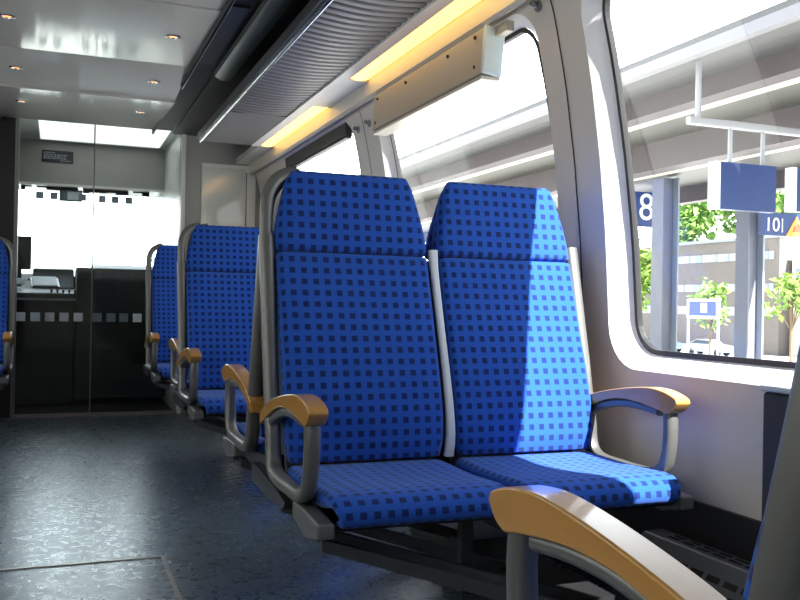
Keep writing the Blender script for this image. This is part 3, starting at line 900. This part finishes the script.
def tree(name, label, x, y, zb, H, R, m, n=900, trunk=.35, seed=1, group=None, leaf=.35, squash=1.):
    rnd = random.Random(seed)
    t = thing(name, label, 'tree', (x, y, zb), 0, group)
    blobs = []
    for i in range(9):
        a = rnd.uniform(0, 2 * PI); rr = rnd.uniform(.1, .7) * R
        blobs.append((Vector((rr * math.cos(a), rr * math.sin(a), H * trunk + (H * (1 - trunk)) * rnd.uniform(.2, .85))), R * rnd.uniform(.35, .6)))
    mb = MB()
    for i in range(n):
        c, r = blobs[i % len(blobs)]
        u = rnd.uniform(-1, 1); a = rnd.uniform(0, 2 * PI); s_ = math.sqrt(1 - u * u)
        rr = r * rnd.uniform(.55, 1.05)
        p = c + Vector((s_ * math.cos(a) * rr, s_ * math.sin(a) * rr, u * rr * squash))
        e = Euler((rnd.uniform(-1, 1), rnd.uniform(-1, 1), rnd.uniform(0, 6))).to_matrix()
        l = leaf * rnd.uniform(.6, 1.3)
        mb.quad(*[p + e @ Vector(q) for q in ((-l, 0, 0), (0, -l * .5, .1 * l), (l, 0, 0), (0, l * .5, .1 * l))])
    mb.build('crown', m, t)
    tk = MB().tube([(0, 0, 0), (.05, 0, H * trunk), (0, .05, H * .75)], max(.05, R * .06), 8)
    for c, r in blobs[:5]: tk.tube([(.03, 0, H * trunk * .9), c * .6 + Vector((0, 0, H * trunk * .4)), c], max(.025, R * .025), 6)
    tk.build('trunk', M['bark'], t, smooth=True)
    return t
gt = 'trees behind the office building'
tree('leafy_tree', 'broad bright green tree behind the building, right of the first pillar', 80, 97, -3.2, 20.5, 5.8, M['leaf'], 1500, .3, 1, gt, .7)
tree('leafy_tree', 'tallest green tree behind the building, left of the hanging blue board', 84, 87, -3.2, 23.5, 5.4, M['leaf'], 1500, .3, 2, gt, .7)
tree('leafy_tree', 'green tree behind the building, tucked under the hanging blue board', 78, 74, -3.2, 21.0, 5.2, M['leaf'], 1300, .3, 3, gt, .7)
tree('leafy_tree', 'green tree under the 18 sign, left of the first pillar', 52, 72, -3.2, 10.2, 3.6, M['leaf2'], 1200, .25, 4, None, .55)
tree('young_tree', 'young yellow green street tree in front of the building, left of the second pillar', 52, 60.5, -3.2, 6.4, 1.9, M['leaf2'], 420, .42, 5, None, .34)
tree('young_tree', 'young yellow green street tree near the right edge of the window', 50, 49.6, -3.2, 7.2, 2.1, M['leaf2'], 420, .40, 6, None, .34)
# street furniture
lamp = thing('lamp_post', 'thin pale lamp post standing before the building, right of the second pillar', 'lamp post', (56, 59.0, -3.2))
MB().tube([(0, 0, 0), (0, 0, 8.9)], .10, 10).build('pole', M['galv'], lamp, smooth=True)
MB().box(-.9, .1, -.12, .12, 8.9, 9.02).build('lamp_head', M['galv'], lamp)
IB = thing('info_board', 'blue notice board in a white frame on two posts in front of the building', 'notice board', (0, 0, 0))
c0, c1 = at(688, 299, X=30), at(719, 319, X=30)
IB.location = (30, (c0.y + c1.y) / 2, -3.2)
hw = (c0.y - c1.y) / 2; zt_, zb_ = c0.z + 3.2, c1.z + 3.2
MB().box(-.05, .05, -hw, hw, zb_, zt_).build('frame', M['signwhite'], IB)
MB().box(-.06, -.05, -hw * .86, hw * .86, zb_ + .13, zt_ - .12).build('panel', M['blue'], IB)
MB().box(-.065, -.06, -hw * .3, hw * .1, zb_ + .3, zt_ - .2).build('panel_print', M['signwhite'], IB)
for yy in (-hw + .05, hw - .05): MB().box(-.05, .05, yy - .04, yy + .04, 0, zb_).build('post', M['galv'], IB)
def car(label, x, y, rz, paint):
    t = thing('car', label, 'car', (x, y, -3.2), rz, 'cars parked in front of the office building')
    prof = [(-2.1, .35), (-2.1, .75), (-1.85, .92), (-1.0, 1.0), (-.5, 1.38), (.75, 1.42), (1.5, 1.02), (2.05, .92), (2.15, .6), (2.1, .32)]
    MB().prism([(p[0], p[1]) for p in prof], 'x', -.82, .82).build('body', paint, t, bevel=.08, seg=3)
    MB().prism([(-.88, 1.02), (-.46, 1.33), (.70, 1.36), (1.32, 1.03)], 'x', -.835, .835).build('side_windows', M['carglass'], t)
    for sx in (-.72, .72):
        for yy in (-1.3, 1.3):
            MB().tube([(sx - .1, yy, .31), (sx + .1, yy, .31)], .31, 18).build('wheel', M['tyre'], t, smooth=True)
    return t
car('dark blue parked car left of the info board posts', 53, 68.2, .25, M['car1'])
car('silver grey parked car seen behind the info board posts', 53.5, 62.4, .3, M['car2'])

# ------------------------------------------------------------------ light
sd = bpy.data.lights.new('sun', 'SUN'); sd.energy = 26.0; sd.angle = .009; sd.color = (1., .96, .90)
so = bpy.data.objects.new('sun', sd); COL.objects.link(so)
so.rotation_euler = Vector((-.215, .95, -1.)).to_track_quat('-Z', 'Y').to_euler()
so.location = (10, -20, 30)
wd = bpy.data.worlds.new('sky'); S.world = wd; wd.use_nodes = True
N, L = wd.node_tree.nodes, wd.node_tree.links
bg = N['Background']
tc = N.new('ShaderNodeTexCoord'); sp = N.new('ShaderNodeSeparateXYZ'); L.new(tc.outputs['Generated'], sp.inputs[0])
rp = N.new('ShaderNodeValToRGB'); L.new(sp.outputs['Z'], rp.inputs[0])
rp.color_ramp.elements[0].position = 0.; rp.color_ramp.elements[0].color = (.95, .97, 1, 1)
rp.color_ramp.elements[1].position = .8; rp.color_ramp.elements[1].color = (.80, .89, 1, 1)
L.new(rp.outputs[0], bg.inputs[0]); 
rs = N.new('ShaderNodeMapRange'); rs.interpolation_type = 'SMOOTHSTEP'
rs.inputs['From Min'].default_value = .55; rs.inputs['From Max'].default_value = 1.
rs.inputs['To Min'].default_value = 2.4; rs.inputs['To Max'].default_value = 12.
L.new(sp.outputs['Y'], rs.inputs['Value']); L.new(rs.outputs[0], bg.inputs[1])

S.view_settings.view_transform = 'Standard'; S.view_settings.look = 'None'
S.view_settings.exposure = .25; S.view_settings.gamma = 1
S.view_settings.use_curve_mapping = False
c = S.cycles
c.use_denoising = True
c.max_bounces = 10; c.diffuse_bounces = 6; c.glossy_bounces = 4; c.transparent_max_bounces = 24
c.sample_clamp_indirect = 6; c.caustics_reflective = False; c.caustics_refractive = False
